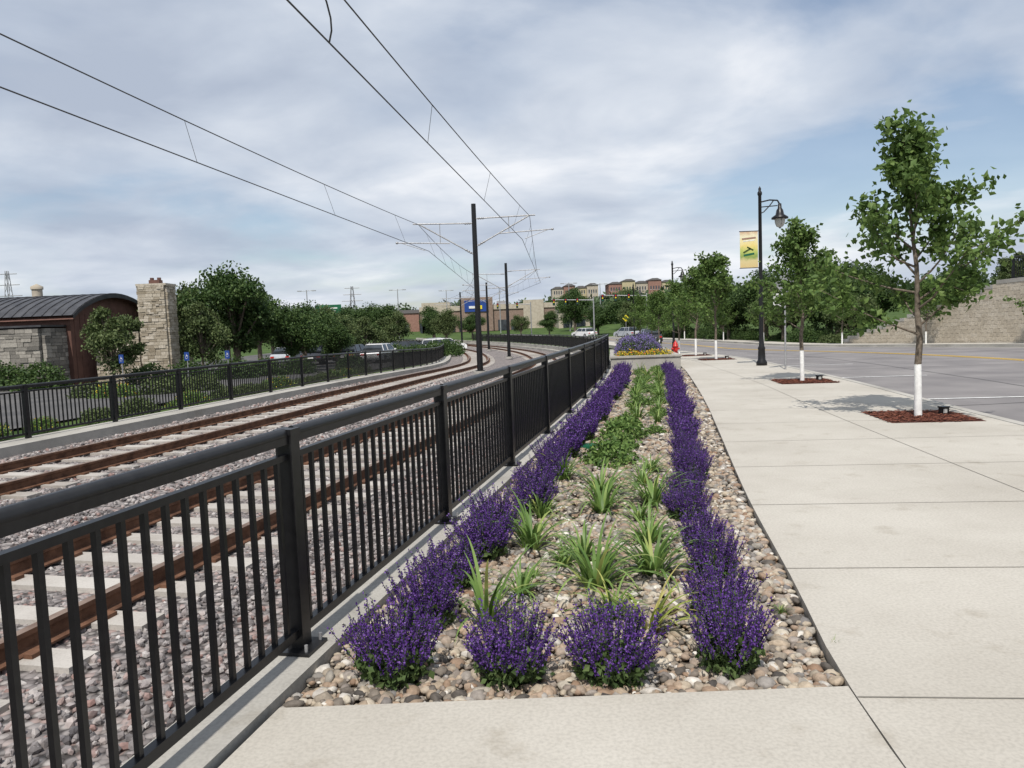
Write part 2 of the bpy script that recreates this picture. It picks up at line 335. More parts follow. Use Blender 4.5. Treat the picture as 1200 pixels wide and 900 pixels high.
# ---------------------------------------------------------------- rail corridor
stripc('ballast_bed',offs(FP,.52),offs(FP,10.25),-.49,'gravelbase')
cb=MB(); stripc('',offs(FP,-.15),offs(FP,.17),.02,'conc2',skirt=.5,mb=cb); stripc('',offs(FP,.172),offs(FP,.52),-.30,'conc2',skirt=.3,mb=cb); cb.obj('concrete_curb')
cb=MB(); stripc('',offs(FP,10.25),offs(FP,11.05),-.30,'conc2',skirt=.3,mb=cb); cb.obj('concrete_curb')
def track(o):
    mb=MB();c=offs(FP,o)
    prof=[(-.07,0),(-.07,.015),(-.012,.035),(-.012,.11),(-.036,.12),(-.036,.155),(.036,.155),(.036,.12),(.012,.11),(.012,.035),(.07,.015),(.07,0)]
    for side in (-.755,.755):
        cc=offs(c,side);t=np.gradient(cc,axis=0);t/=np.linalg.norm(t,axis=1)[:,None];nn=np.stack([-t[:,1],t[:,0]],1)
        z=zg(cc[:,1])-.455;n=len(cc);k=len(prof)
        V=np.stack([np.column_stack([cc+nn*a,z+b]) for a,b in prof],1).reshape(-1,3)
        for j in range(k):
            F=[[i*k+j,i*k+(j+1)%k,(i+1)*k+(j+1)%k,(i+1)*k+j] for i in range(n-1)]
            mb.add(V,F,'railtop' if j==5 else 'rust')
    s=0.;L=np.concatenate([[0],np.cumsum(np.linalg.norm(np.diff(c,axis=0),axis=1))])
    while s<L[-1]-1:
        x=np.interp(s,L,c[:,0]);y=np.interp(s,L,c[:,1]);x2=np.interp(s+.3,L,c[:,0]);y2=np.interp(s+.3,L,c[:,1])
        a=math.atan2(y2-y,x2-x)
        mb.box((x,y,float(zg(y))-.52),(.25,2.5,.14),'tie',rz=a)
        for sd in (-.755,.755):
            for q in (-.11,.11):
                mb.box((x-math.sin(a)*(sd+q),y+math.cos(a)*(sd+q),float(zg(y))-.438),(.10,.07,.035),'rust',rz=a)
        s+=.66
    return mb.obj('railway_track')
track(3.15);track(7.95)
bal=MB()
def jit(V,amt,seed):
    r=np.random.default_rng(seed);return V*(1+amt*r.normal(size=(len(V),1)))
for k,(N,y0,y1,sz) in enumerate([(17000,1.0,9,.027),(9000,9,18,.034),(6000,18,32,.045)]):
    for j in range(4):
        n=N//4;Y=rng.uniform(y0,y1,n);O=rng.uniform(.55,10.1,n);X=Xf(Y)-O*1.02
        near=np.minimum(np.abs(O-3.15),np.abs(O-7.95))<1.25
        top=np.where(near,-.497,-.475)
        s=sz*(.6+.8*rng.random((n,1)))*np.array([[1,.8,.65]])
        scatter(bal,jit(ICO1[0],.14,j+10*k),ICO1[1],randrot(n),s,np.column_stack([X,Y,zg(Y)+top]),'ballast')
bal.obj('ballast_gravel')
# ---------------------------------------------------------------- planter bed
Yp=np.linspace(3.10,24.2,60)
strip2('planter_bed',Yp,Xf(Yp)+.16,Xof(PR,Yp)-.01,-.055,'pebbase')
pb=MB()
for k,(N,y0,y1,sz,I_) in enumerate([(10500,3.12,6,.0215,ICO2),(13000,6,12,.025,ICO1),(10000,12,24,.036,ICO1)]):
    for j in range(6):
        n=N//6;Y=y0+(y1-y0)*rng.random(n);a=Xf(Y)+.18;b=Xof(PR,Y)-.03;X=a+(b-a)*rng.random(n)
        s=sz*(.5+rng.random((n,1))**2.2*1.4)*np.array([[1.1,.85,.62]])*rng.uniform(.8,1.2,(n,3))
        ang=rng.random(n)*6.283;ti=rng.normal(size=n)*.5
        Rz=np.zeros((n,3,3));Rz[:,0,0]=np.cos(ang);Rz[:,0,1]=-np.sin(ang);Rz[:,1,0]=np.sin(ang);Rz[:,1,1]=np.cos(ang);Rz[:,2,2]=1
        Rx=np.zeros((n,3,3));Rx[:,0,0]=1;Rx[:,1,1]=np.cos(ti);Rx[:,1,2]=-np.sin(ti);Rx[:,2,1]=np.sin(ti);Rx[:,2,2]=np.cos(ti)
        scatter(pb,jit(I_[0],.085,j+k*7),I_[1],Rz@Rx,s,np.column_stack([X,Y,zg(Y)-.045+rng.random(n)*.022]),'pebble',True)
pb.obj('river_pebbles')
# ---------------------------------------------------------------- salvia
def salvia(seed,ns=130,m=42,fs=.0125):
    r=np.random.default_rng(seed);mb=MB();P=[];Q=[]
    for i in range(ns):
        az=r.random()*6.283;rad=math.sqrt(r.random());tilt=rad*.56+r.normal()*.06
        b=np.array([math.cos(az),math.sin(az),0])*rad*.09
        L=(.32+.04*r.normal())*(1-.2*rad*rad)
        dirv=np.array([math.cos(az)*math.sin(tilt),math.sin(az)*math.sin(tilt),math.cos(tilt)])
        tip=b+dirv*L
        mb.cyl(b+dirv*L*.2,tip,.003,.0015,'stalk',3,caps=False)
        t=.45+.55*(np.arange(m)+r.random(m))/m
        th=r.random(m)*6.283; rr=.0085*(1.25-t*.95)
        off=np.column_stack([np.cos(th)*rr,np.sin(th)*rr,np.zeros(m)])
        P.append(b+dirv*(L*t)[:,None]+off)
        k=9;t=.05+.45*r.random(k);Q.append(b+dirv*(L*t)[:,None]+r.normal(size=(k,3))*.016)
    leaves(mb,np.vstack(P),fs,'purple',r)
    leaves(mb,np.vstack(Q),.036,'stalk',r)
    return mb.mesh('salvia_plant')
SV=[salvia(i) for i in range(5)]
SF=[salvia(i+20,110,18,.023) for i in range(3)]
def putsal(x,y,s=1.):
    me=SV[rng.integers(5)] if y<9 else SF[rng.integers(3)]
    q=s*rng.uniform(.86,1.12)
    inst(me,'salvia_plant',(x,y,float(zg(y))-.04),rng.random()*6.28,(q*rng.uniform(.94,1.06),q*rng.uniform(.94,1.06),s*rng.uniform(.86,1.08)))
for x,y,s in [(-.05,3.34,1.05),(.40,3.32,1.02),(.96,3.36,1.05),(-.60,3.38,1.12)]: putsal(x,y,s)
y=3.98
while y<23.6:
    putsal(float(Xof(PR,y))-.50+rng.normal()*.04,y,.95); y+=.62+rng.random()*.12
y=4.0
while y<23.6:
    putsal(float(Xf(y))+.52+rng.normal()*.04,y,1.05); y+=.58+rng.random()*.12
# daylily
def lily(seed,nb=44,L0=.42,mat='lily'):
    r=np.random.default_rng(seed);mb=MB()
    for i in range(nb):
        az=r.random()*6.283;L=L0*(.5+.7*r.random());el=math.radians(r.uniform(35,88));curl=r.uniform(.9,2.3)
        p=np.array([math.cos(az),math.sin(az),0])*r.random()*.07;h=np.array([math.cos(az),math.sin(az),0]);s=np.array([-math.sin(az),math.cos(az),0])
        V=[];ns=7
        for k in range(ns+1):
            w=.0105*(1-(k/ns)**2)+.0008
            V+= [p-s*w,p+s*w]
            e=el-curl*(k/ns)**1.3
            p=p+(h*math.cos(e)+np.array([0,0,1])*math.sin(e))*L/ns
        mb.add(V,[[2*k,2*k+1,2*k+3,2*k+2] for k in range(ns)],mat,True)
    return mb.mesh('daylily_plant')
LY=[lily(i,n_) for i,n_ in enumerate((34,46,56,64,28))];LP=lily(50,26,.46,'lilyy')
def putlily(x,y,s,me=None): inst(me or LY[rng.integers(5)],'daylily_plant',(x,y,float(zg(y))-.03),rng.random()*6.28,s)
for x,y,s in [(-.19,3.98,1.15),(.0,4.4,.75),(.10,5.35,1.1),(.2,6.2,.8),(.47,4.5,1.15),(.44,5.0,.9),(.86,4.7,1.05),(.95,5.35,.8),(.5,4.0,.7),(.72,6.3,1.2),(.8,7.,1.),(1.2,6.5,1.1),(.5,7.7,.95),(1.25,7.3,.85),(1.45,7.9,.7),(.3,4.9,.55),(1.,6.,.6),(-.02,3.75,.5),(1.42,4.0,.16),(1.52,3.55,.14),(1.3,5.0,.15),(.1,4.7,.3),(1.6,6.1,.14)]: putlily(x,y,s)
putlily(.66,3.84,1.,LP)
def bush(seed,w,h,n,ls,mat,name,fl=None,nf=0,fls=.03):
    r=np.random.default_rng(seed);mb=MB();v=r.normal(size=(n,3));v/=np.linalg.norm(v,axis=1)[:,None]
    lump=1+.18*np.sin(v[:,0]*5+seed)*np.cos(v[:,1]*4+seed*2)+.12*np.sin(v[:,2]*7)
    v=v*(lump*(.55+.45*r.random(n)**.5))[:,None];v[:,2]=np.abs(v[:,2])
    leaves(mb,v*[w/2,w/2,h],ls,mat,r)
    if fl:
        v=r.normal(size=(nf,3));v[:,2]=np.abs(v[:,2])+.2;v/=np.linalg.norm(v,axis=1)[:,None]
        leaves(mb,v*[w/2*1.02,w/2*1.02,h*1.04]+r.normal(size=(nf,3))*.03,fls,fl,r)
    return mb.mesh(name)
GB=[bush(i+40,.56,.24,900,.05,'hosta','green_shrub') for i in range(3)]
y=8.5;k=0
while y<23.4:
    a=float(Xf(y));b=float(Xof(PR,y));mid=a+.47*(b-a)
    if k in(1,2,3) or k%3==0: inst(GB[k%3],'green_shrub',(mid+rng.normal()*.05,y,float(zg(y))-.05),rng.random()*6,rng.uniform(.8,1.15))
    else: putlily(mid+rng.normal()*.06,y,rng.uniform(.8,1.1))
    if y>9.5:
        (putlily(mid+.2*(b-a),y+.35,rng.uniform(.75,1.)) if k%2 else inst(GB[(k+1)%3],'green_shrub',(mid+.19*(b-a),y+.3,float(zg(y))-.05),rng.random()*6,rng.uniform(.55,.8)))
    y+=.78+rng.random()*.25;k+=1
vb=MB();vb.box((1.0,9.6,-.02),(.3,.22,.06),'dkgreen');vb.box((1.0,9.6,.013),(.26,.18,.01),'dkgreen');vb.obj('valve_box')
# ---------------------------------------------------------------- fences
def fence(name,c,h,zoff,start,sp,s_end,base=True):
    mb=MB();L=np.concatenate([[0],np.cumsum(np.linalg.norm(np.diff(c,axis=0),axis=1))])
    def at(s): return np.array([np.interp(s,L,c[:,0]),np.interp(s,L,c[:,1])])
    s_end=min(s_end,L[-1]-.5)
    ps=np.arange(start,s_end,sp)
    def P(s,z): q=at(s);return np.array([q[0],q[1],float(zg(q[1]))+zoff+z])
    for i,s in enumerate(ps):
        q=P(s,0);t=at(s+.1)-at(s);a=math.atan2(t[1],t[0])
        mb.box(q+[0,0,h*.5],(.085,.085,h),'black',rz=a)
        mb.box(q+[0,0,h+.006],(.095,.095,.03),'black',rz=a)
        if base:
            mb.box(q+[0,0,.008],(.2,.2,.016),'black',rz=a)
            for dx in (-.075,.075):
                for dy in (-.075,.075):
                    o=np.array([dx*math.cos(a)-dy*math.sin(a),dx*math.sin(a)+dy*math.cos(a),0.]);mb.cyl(q+o+[0,0,.014],q+o+[0,0,.05],.009,.009,'steel',6)
        if i+1<len(ps):
            e=ps[i+1]; A=P(s,0);B=P(e,0);D=B-A;l=np.linalg.norm(D[:2]);az=math.atan2(D[1],D[0]);sl=math.atan2(D[2],l)
            T=[[math.cos(sl),0,-math.sin(sl)],[0,1,0],[math.sin(sl),0,math.cos(sl)]]
            mid=(A+B)/2
            mb.box(mid+[0,0,h-.025],(l-.085,.06,.05),'black',rz=az,tilt=T)
            mb.cyl(A+[0,0,h-.005]+D/l*.042,B+[0,0,h-.005]-D/l*.042,.033,.033,'black',10,caps=False)
            mb.box(mid+[0,0,h-.115],(l-.085,.036,.03),'black',rz=az,tilt=T)
            mb.box(mid+[0,0,.09],(l-.085,.042,.045),'black',rz=az,tilt=T)
            nb=int(round(l/.118))
            for k in range(1,nb):
                p=A+D*k/nb; mb.box(p+[0,0,(.11+h-.13)/2],(.022,.022,h-.13-.11),'black',rz=az)
    return mb.obj(name)
Lf=np.concatenate([[0],np.cumsum(np.linalg.norm(np.diff(FP,axis=0),axis=1))]);s0=float(np.interp(3.66,FP[:,1],Lf))
fence('black_railing_fence',FP,1.09,.022,s0-2.42*2,2.42,125)
ff=offs(FP,10.85);Lq=np.concatenate([[0],np.cumsum(np.linalg.norm(np.diff(ff,axis=0),axis=1))]);s1=float(np.interp(17.3,ff[:,1],Lq))
fence('black_railing_fence',ff,1.05,-.298,s1-2.42*5,2.42,125,base=False)
# ---------------------------------------------------------------- street lamps
def lamp(banner):
    mb=MB()
    mb.revolve((0,0,0),[(.0,0),(.17,0),(.17,.10),(.12,.18),(.105,.5),(.12,.54),(.085,.62),(.07,.9),(.058,3.),(.05,5.3),(.072,5.34),(.072,5.4),(.04,5.45),(.045,5.52),(.0,5.6)],'black',12)
    mb.tube([(0,0,5.1),(.3,0,5.16),(.55,0,5.14),(.62,0,5.02)],.024,'black')
    mb.tube([(0,0,4.75),(.12,0,4.8),(.3,0,4.98),(.42,0,5.13)],.018,'black')
    mb.cyl((0,0,4.95),(.55,0,4.98),.016,.016,'black')
    mb.revolve((.62,0,0),[(.0,5.05),(.05,5.04),(.06,4.9),(.10,4.84),(.13,4.7),(.25,4.62),(.255,4.57),(.0,4.58)],'black',16)
    mb.revolve((.62,0,0),[(.16,4.575),(.15,4.45),(.10,4.33),(.0,4.30)],'lampglass',14)
    for a in range(4):
        t=a*math.pi/2; mb.tube([(.62+.16*math.cos(t),.16*math.sin(t),4.57),(.62+.13*math.cos(t),.13*math.sin(t),4.40),(.62,0,4.27)],.008,'black',4)
    if banner:
        for z in (4.22,3.08): mb.cyl((0,0,z),(-.66,0,z),.014,.014,'black',6)
        mb.box((-.36,0,3.65),(.56,.008,1.11),'banner')
        for (x,z,w_,h_,a_,m_) in [(-.42,3.62,.26,.05,.5,'stalk'),(-.32,3.68,.22,.045,-.5,'stalk'),(-.36,3.50,.34,.06,.15,'dkgreen'),(-.36,4.0,.44,.05,.08,'redw'),(-.36,3.93,.36,.03,.08,'white')]:
            T=[[math.cos(a_),0,-math.sin(a_)],[0,1,0],[math.sin(a_),0,math.cos(a_)]]
            mb.box((x,-.0065,z),(w_,.003+.001*len(m_)/5,h_),m_,tilt=T)
    return mb
def banner_mat():
    m,nt,b=newmat('banner_print');L=nt.links
    tc=nt.nodes.new('ShaderNodeTexCoord');sep=nt.nodes.new('ShaderNodeSeparateXYZ');L.new(tc.outputs['Object'],sep.inputs[0])
    n=nt.nodes.new('ShaderNodeTexNoise');n.inputs['Scale'].default_value=6;L.new(tc.outputs['Object'],n.inputs['Vector'])
    ad=nt.nodes.new('ShaderNodeMath');ad.operation='MULTIPLY_ADD';ad.inputs[1].default_value=.25;L.new(n.outputs['Fac'],ad.inputs[0]);L.new(sep.outputs['Z'],ad.inputs[2])
    mr=nt.nodes.new('ShaderNodeMapRange');mr.inputs[1].default_value=3.2;mr.inputs[2].default_value=4.35;L.new(ad.outputs[0],mr.inputs[0])
    r=ramp(nt,[(0,(.6,.45,.2)),(.2,(.6,.5,.25)),(.3,(.22,.30,.07)),(.45,(.42,.48,.12)),(.6,(.72,.58,.2)),(.85,(.75,.70,.48)),(1,(.55,.36,.22))]);L.new(mr.outputs[0],r.inputs[0]);L.new(r.outputs[0],b.inputs['Base Color']);b.inputs['Roughness'].default_value=.7
    return m
M['banner']=banner_mat()
lb=lamp(True).mesh('street_lamp');ln=lamp(False).mesh('street_lamp')
inst(lb,'street_lamp',(7.95,23.8,float(zg(23.8))),0)
inst(ln,'street_lamp',(10.15,46.7,float(zg(46.7))),0)
inst(ln,'street_lamp',(11.4,69,float(zg(69))),.1)
# ---------------------------------------------------------------- young street trees
def young(seed,h=4.3,w=1.9,nleaf=6500,ls=.085,b0=1.3,nb=20):
    r=np.random.default_rng(seed);mb=MB()
    mb.cyl((0,0,-.02),(.01,0,.78),.055,.05,'wrap',10,caps=False)
    pts=[np.array([.01,0,.78])];nseg=9
    for i in range(nseg): pts.append(np.array([pts[-1][0]+r.normal()*.025,pts[-1][1]+r.normal()*.025,.78+(h-.2-.78)*(i+1)/nseg]))
    for i in range(nseg): mb.cyl(pts[i],pts[i+1],.042*(1-i/nseg)+.008,.042*(1-(i+1)/nseg)+.008,'bark',7,caps=False)
    P=[];tips=[]
    for i in range(nb):
        f=i/(nb-1);z=b0+(h-.45-b0)*f;az=i*2.4+r.normal()*.5
        Lb=(w*.62)*(1-f*.66)*r.uniform(.5,1.15)
        el=math.radians(28+28*f+r.normal()*10)
        k=(z-.78)/(h-.98)*nseg;i0=int(min(k,nseg-1));p=pts[i0]+(pts[i0+1]-pts[i0])*(k-i0)
        n=4
        for s in range(n):
            q=p+np.array([math.cos(az)*math.cos(el),math.sin(az)*math.cos(el),math.sin(el)])*Lb/n
            mb.cyl(p,q,.015*(1-s/n)+.004,.015*(1-(s+1)/n)+.004,'bark',5,caps=False)
            if s>=1:
                tips.append((q,.09+.04*r.random()))
                sa=az+r.normal()*1.2;sl=Lb*.35*r.random()+.08
                e=q+np.array([math.cos(sa)*.8,math.sin(sa)*.8,r.normal()*.25+.2])*sl
                mb.cyl(q,e,.006,.003,'bark',4,caps=False);tips.append((e,.08+.05*r.random()))
            p=q;az+=r.normal()*.25;el+=.08
    for z in np.arange(h-1.1,h+.15,.16): tips.append((np.array([pts[-1][0]+r.normal()*.08,pts[-1][1]+r.normal()*.08,z]),.09))
    m=int(nleaf/len(tips))
    for c,s in tips: P.append(c+r.normal(size=(int(m*r.uniform(.5,1.5)),3))*[s,s,s*.75])
    leaves(mb,np.vstack(P),ls,'leafA',r)
    return mb.mesh('young_street_tree')
YT=[young(11,4.25,2.4,5600,.105,1.22,22),young(23,4.0,2.2,4700,.11),young(36,4.2,2.5,4200,.13)]
def well(x,y,rz):
    mb=MB();z=float(zg(y));mb.box((x,y,z-.045),(1.25,1.3,.1),'mulchb',rz=rz)
    n=1500;a=rng.uniform(-.62,.62,(n,2))+rng.normal(size=(n,2))*.03;c,s=math.cos(rz),math.sin(rz)
    T=np.column_stack([x+a[:,0]*c-a[:,1]*s,y+a[:,0]*s+a[:,1]*c,np.full(n,z+.008)+rng.random(n)*.018])
    ang=rng.random(n)*6.28;R=np.zeros((n,3,3));R[:,0,0]=np.cos(ang);R[:,0,1]=-np.sin(ang);R[:,1,0]=np.sin(ang);R[:,1,1]=np.cos(ang);R[:,2,2]=1
    scatter(mb,[[-1,-.3,0],[1,-.3,.1],[1,.3,0],[-1,.3,.15]],[[0,1,2,3]],R,.03*(.5+rng.random(n)),T,'mulch')
    mb.obj('mulch_bed')
    u=MB();u.box((0,0,.055),(.11,.09,.11),'black');u.box((0,0,.115),(.13,.11,.02),'black');u.cyl((0,0,-.02),(0,0,.02),.02,.02,'black');u.box((-.02,-.047,.06),(.07,.006,.06),'lampglass');u.obj('ground_uplight',(x+.42,y+.1,z),.3)
TL=[(6.03,11.1,0,1.0),(6.83,17.6,1,.93),(7.9,28.9,2,.95),(8.5,34.5,1,1.),(9.1,40.5,0,.9),(10.3,52,2,.95),(10.9,58,1,1.),(11.1,64,0,1.)]
for i,(x,y,k,s) in enumerate(TL):
    inst(YT[k],'young_street_tree',(x,y,float(zg(y))),[3.4,2.2,4,1,3,5,.3,2][i],s)
    if i<4: well(x+.02,y,-.12)
for i,(x,y,s) in enumerate([(23.6,49.5,.95),(25.3,41.2,.85),(25.2,33,.9),(21.5,62,1.),(20.7,72,1.),(19.9,84,1.1)]):
    inst(YT[i%3],'young_street_tree',(float(Xof(KR,y))+1.2,y,float(zg(y))),i*1.3,s)
# ---------------------------------------------------------------- big trees
def big(seed,h,w,mat,ncl=30,nleaf=14000,ls=.22,trunk=.28,low=.15):
    r=np.random.default_rng(seed);mb=MB();zc=h*(low+(1-low)/2);rz=h*(1-low)/2
    mb.cyl((0,0,-.3),(0,0,h*.42),trunk,trunk*.7,'bark',9,caps=False)
    P=[]
    for i in range(ncl):
        v=r.normal(size=3);v/=np.linalg.norm(v);rad=.35+.5*r.random()
        c=np.array([v[0]*w/2*rad,v[1]*w/2*rad,zc+v[2]*rz*rad])
        mb.cyl((r.normal()*.05,r.normal()*.05,h*(.2+.17*r.random())),c,trunk*.35,.04,'bark',5,caps=False)
        cr=w*.14*(.6+.9*r.random());m=int(nleaf/ncl)
        q=r.normal(size=(m,3));q/=np.linalg.norm(q,axis=1)[:,None];q*=(cr*(.3+.95*r.random(m)**.7))[:,None];q[:,2]*=.7
        P.append(c+q)
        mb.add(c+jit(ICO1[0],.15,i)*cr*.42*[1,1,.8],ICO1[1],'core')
    leaves(mb,np.vstack(P),ls,mat,r)
    return mb.mesh('broadleaf_tree')
BT=[big(1,7,7.5,'leafB'),big(2,8,6.5,'leafB'),big(3,7,6.5,'leafC',26,11000),big(4,6,4.5,'leafC',20,7000,.2,.12)]
def pb_(k,x,y,s,dz=-.4): inst(BT[k],'broadleaf_tree',(x,y,float(zg(y))+dz),rng.random()*6,s)
for k,x,y,s in [(3,-17.9,33.8,(.62,.62,.66)),(2,-18.9,43,(.62,.62,.78)),(3,-16.2,39.5,(.6,.6,.75)),(0,-16.0,44,(.85,.85,.92)),(1,-17.5,48,(.85,.85,.8)),(0,-13.6,47,(.6,.6,.62)),(1,-11.6,50,(.42,.42,.45)),(0,-14.8,54,(.75,.75,.68)),(2,-13.8,60,.60),(3,-12.4,64,.7),(0,-24,52,.75),(1,-32,56,.6),(2,-38,52,.6),(0,-44,60,.7),(1,-14,85,.7),(0,-18,100,.9),(2,-10,118,.8),(1,-13,128,.8),(0,-24,110,.9),(2,-30,95,.9),(3,-22.5,37.5,.40),(0,-27,72,.8),(1,-22,66,.8),(2,-20,80,.8),(0,-34,80,.8),(3,-11,72,.8),(0,-7,140,.7),(2,2,138,.6),(1,7,134,.6),(0,-15,150,.7)]:
    pb_(k,x,y,s)
for k,x,y,s in [(0,27,62,.85),(1,31,64,.85),(2,24,66,.75),(1,24.5,72,.9),(0,28,74,1.),(1,23,82,.9),(0,25,92,1.1),(2,20,102,.8),(1,33,78,1.1),(3,38,56,.8),(0,36,62,.8),(2,41,55,.7),(1,34,57,.7),(0,20,125,1.1),(1,13,150,1.1),(2,22,140,1.2),(0,30,120,1.2),(1,40,90,1.1),(2,48,70,1.),(0,50,60,.8),(1,14,170,1.2),(0,55,50,.6),(0,21.8,75,.75),(1,21,92,.8),(2,18.4,112,.8),(0,15,128,.8),(1,29,68,.9),(2,26,57,.6)]:
    pb_(k,x,y,s)
for k,x,y,s,dz in [(0,31,40,.36,3.),(2,33,38,.36,3.1),(1,34.5,41,.36,3.2),(3,29.5,44,.45,2.6),(0,28,47,.4,1.9),(2,37,38,.4,3.2),(0,33,45,.42,3.0)]: pb_(k,x,y,s,dz)
dt=MB();r=np.random.default_rng(99);P=[]
for i in range(330):
    a=r.uniform(-62,62) if i<220 else r.uniform(-22,22);dist=r.uniform(170,420)
    if -14<a<4 and dist<222: continue
    x=dist*math.sin(math.radians(a));y=dist*math.cos(math.radians(a))
    R_=r.uniform(3.2,6.5);c=np.array([x,y,float(zg(y))-.4+R_*.55+(1.3 if x>30 else 0)])
    m=300;q=r.normal(size=(m,3));q/=np.linalg.norm(q,axis=1)[:,None];q*=(R_*(.75+.35*r.random(m)))[:,None];q[:,2]*=.85;P.append(c+q)
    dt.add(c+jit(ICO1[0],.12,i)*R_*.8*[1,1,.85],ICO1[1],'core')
leaves(dt,np.vstack(P),1.2,'leafD',r);dt.obj('distant_trees')
LS=[bush(60+i,2.2,1.1,2200,.12,'leafB','shrub') for i in range(2)]+[bush(63,1.6,.6,1500,.10,'hosta','shrub','yflower',110,.06),bush(64,1.6,.6,1500,.10,'leafC','shrub')]
for k,x,y,s in [(0,-21,33.5,1.1),(0,-23.2,34,1.2),(1,-14,38,1.),(0,-12,42,.9),(1,-10,47,.9),(1,-15.5,36,1.),(0,-17.2,35.5,.9),(1,-25,33.5,1.),(0,-13.2,40.5,.9),(3,-12.6,27,1.),(2,-13.8,26,.9),(3,-11.6,28,1.),(3,-14.9,26.5,.9),(0,-8.,60,1.2),(1,-9.6,63,1.2),(0,-6.8,66,1.3),(1,-5.9,70,1.2),(0,-6,75,1.3)]:
    inst(LS[k],'shrub',(x,y,float(zg(y))-.42),rng.random()*6,s)
for y in np.arange(12,40,1.35):
    x=float(np.interp(y,ff[:,1],ff[:,0]))-1.2-rng.random()*.7
    inst(LS[[2,3,3,2,3][rng.integers(5)]],'shrub',(x,y,float(zg(y))-.43),rng.random()*6,rng.uniform(.4,.75))
for i in range(46):
    y=54+i*1.35+rng.normal()*.4;x=float(Xof(KR,y))+3.2+rng.random()*3.5
    inst(LS[[0,1,3,0][rng.integers(4)]],'shrub',(x,y,float(zg(y))-.1),rng.random()*6,rng.uniform(.6,1.3))
# ---------------------------------------------------------------- overhead line poles and wires
def offx(o,y):
    c=offs(FP,o);return float(np.interp(y,c[:,1],c[:,0]))
poleY=[33.,58.7,82.,102.]
def znear(y): return 5.25+min(0,float(zg(y))-float(zg(33.)))
def ocs(y,o=5.55,x=None):
    mb=MB();px=offx(o,y) if x is None else x;zb=float(zg(y))-.4
    top=6.85+float(zg(y)-zg(33.))
    mb.cyl((px,y,zb),(px,y,top),.135,.10,'black',12)
    mb.cyl((px,y,zb),(px,y,zb+.14),.3,.3,'conc2',14);mb.cyl((px,y,zb+.13),(px,y,zb+.17),.22,.22,'black',12)
    for k,(o2) in enumerate((3.15,7.95)):
        q=offx(o2,y) if x is None else px+(2.4 if k==0 else -2.4);dx=q-px
        c=znear(y)-(.35 if k else 0);m=c+1.0+(.15 if k else 0)
        mb.cyl((px,y,m-.03),(px+dx*1.1,y,m+.03),.032,.032,'steel',6)
        mb.cyl((px,y,c-.25),(px+dx*.98,y,m),.032,.032,'steel',6)
        mb.cyl((px+dx*.45,y,c+.30),(px+dx*1.4,y,c+.40),.026,.026,'steel',6)
        mb.cyl((px+dx*1.34,y,c+.40),(px+dx*.9,y,c+.03),.016,.016,'steel',6)
        mb.revolve((px+dx*1.4,y,c+.40),[(0,-.06),(.06,-.03),(.06,.03),(0,.06)],'steel',8)
        mb.cyl((px+dx*.62,y,m),(px+dx*.62,y,c+.32),.016,.016,'steel',5)
        for t in (.08,.12,.16):
            z=m-.03;mb.revolve((px+dx*t,y,z),[(0,-.05),(.06,-.02),(.06,.02),(0,.05)],'steel',8)
            z=c-.25+(m-c+.25)*t/.98;mb.revolve((px+dx*t,y,z),[(0,-.05),(.06,-.02),(.06,.02),(0,.05)],'steel',8)
    return mb.obj('overhead_line_pole')
for y in poleY: ocs(y)
ocs(-10.,x=-7.1)
def wires(k,o):
    mb=MB()
    S=[(-10,-4.5,5.15,-4.7,6.15)] if k==0 else [(-10,-9.7,5.15,-9.6,6.15)]
    for i,y in enumerate(poleY):
        x=offx(o,y);c=znear(y)-(.35 if k else 0);m=c+1.0+(.15 if k else 0);st=(.25 if i%2 else -.35) if k==0 else (.4 if i%2==0 else 0)
        S.append((y,x+st,c,x,m))
    for A,B in zip(S[:-1],S[1:]):
        n=24;con=[];mes=[]
        for j in range(n+1):
            t=j/n;L_=lambda i:A[i]+(B[i]-A[i])*t;sag=4*t*(1-t)
            con.append(np.array([L_(1),L_(0),L_(2)]));mes.append(np.array([L_(3),L_(0),L_(4)-.28*sag]))
        mb.tube(con,.012,'wire',5);mb.tube(mes,.012,'wire',5)
        for j in range(2,n-1,4): mb.cyl(con[j],mes[j],.005,.005,'wire',4,caps=False)
        if A[0]<0 and k==0:
            p=np.array(con[11]);q=np.array(mes[11])
            mb.tube([p,p+[.05,-.06,.12],p+[.06,-.12,.25],p+[.04,-.2,.4],p+[0,-.3,.55],p+[-.06,-.45,.75],q+[0,-.75,.0]],.012,'wire',5)
    return mb.obj('overhead_wires')
wires(0,3.15);wires(1,7.95)
# ---------------------------------------------------------------- raised stone planter with flowers
rp=MB();yy0,yy1=24.5,31
A=[(float(Xf(yy0))+.25,yy0+.2),(float(Xof(PR,yy0))-.15,yy0),(float(Xof(PR,yy1))-.15,yy1),(float(Xf(yy1))+.25,yy1)]
for i in range(4):
    a=np.array(A[i]);b=np.array(A[(i+1)%4]);m=(a+b)/2;dd=b-a;e=.004*i;rp.box((m[0],m[1],float(zg(m[1]))+.12),(np.linalg.norm(dd)+.16,.2,.5),'conc2' ,rz=math.atan2(dd[1],dd[0]))
    rp.box((m[0],m[1],float(zg(m[1]))+.395+e),(np.linalg.norm(dd)+.24,.28,.06),'conc2' ,rz=math.atan2(dd[1],dd[0]))
rp.add([[x,y,.22] for x,y in A],[[0,1,2,3]],'mulchb')
rp.obj('raised_planter')
YF=[bush(80+i,.55,.3,500,.05,'hosta','marigold_plant','yflower',230,.045) for i in range(2)]
PF=[bush(90+i,1.1,.75,1500,.06,'stalk','lavender_plant','lav',1000,.05) for i in range(2)]
x=float(Xf(24.9))+.5
while x<float(Xof(PR,24.9))-.4:
    inst(YF[rng.integers(2)],'marigold_plant',(x,24.95+rng.normal()*.05,.24),rng.random()*6,rng.uniform(.9,1.15));x+=.36
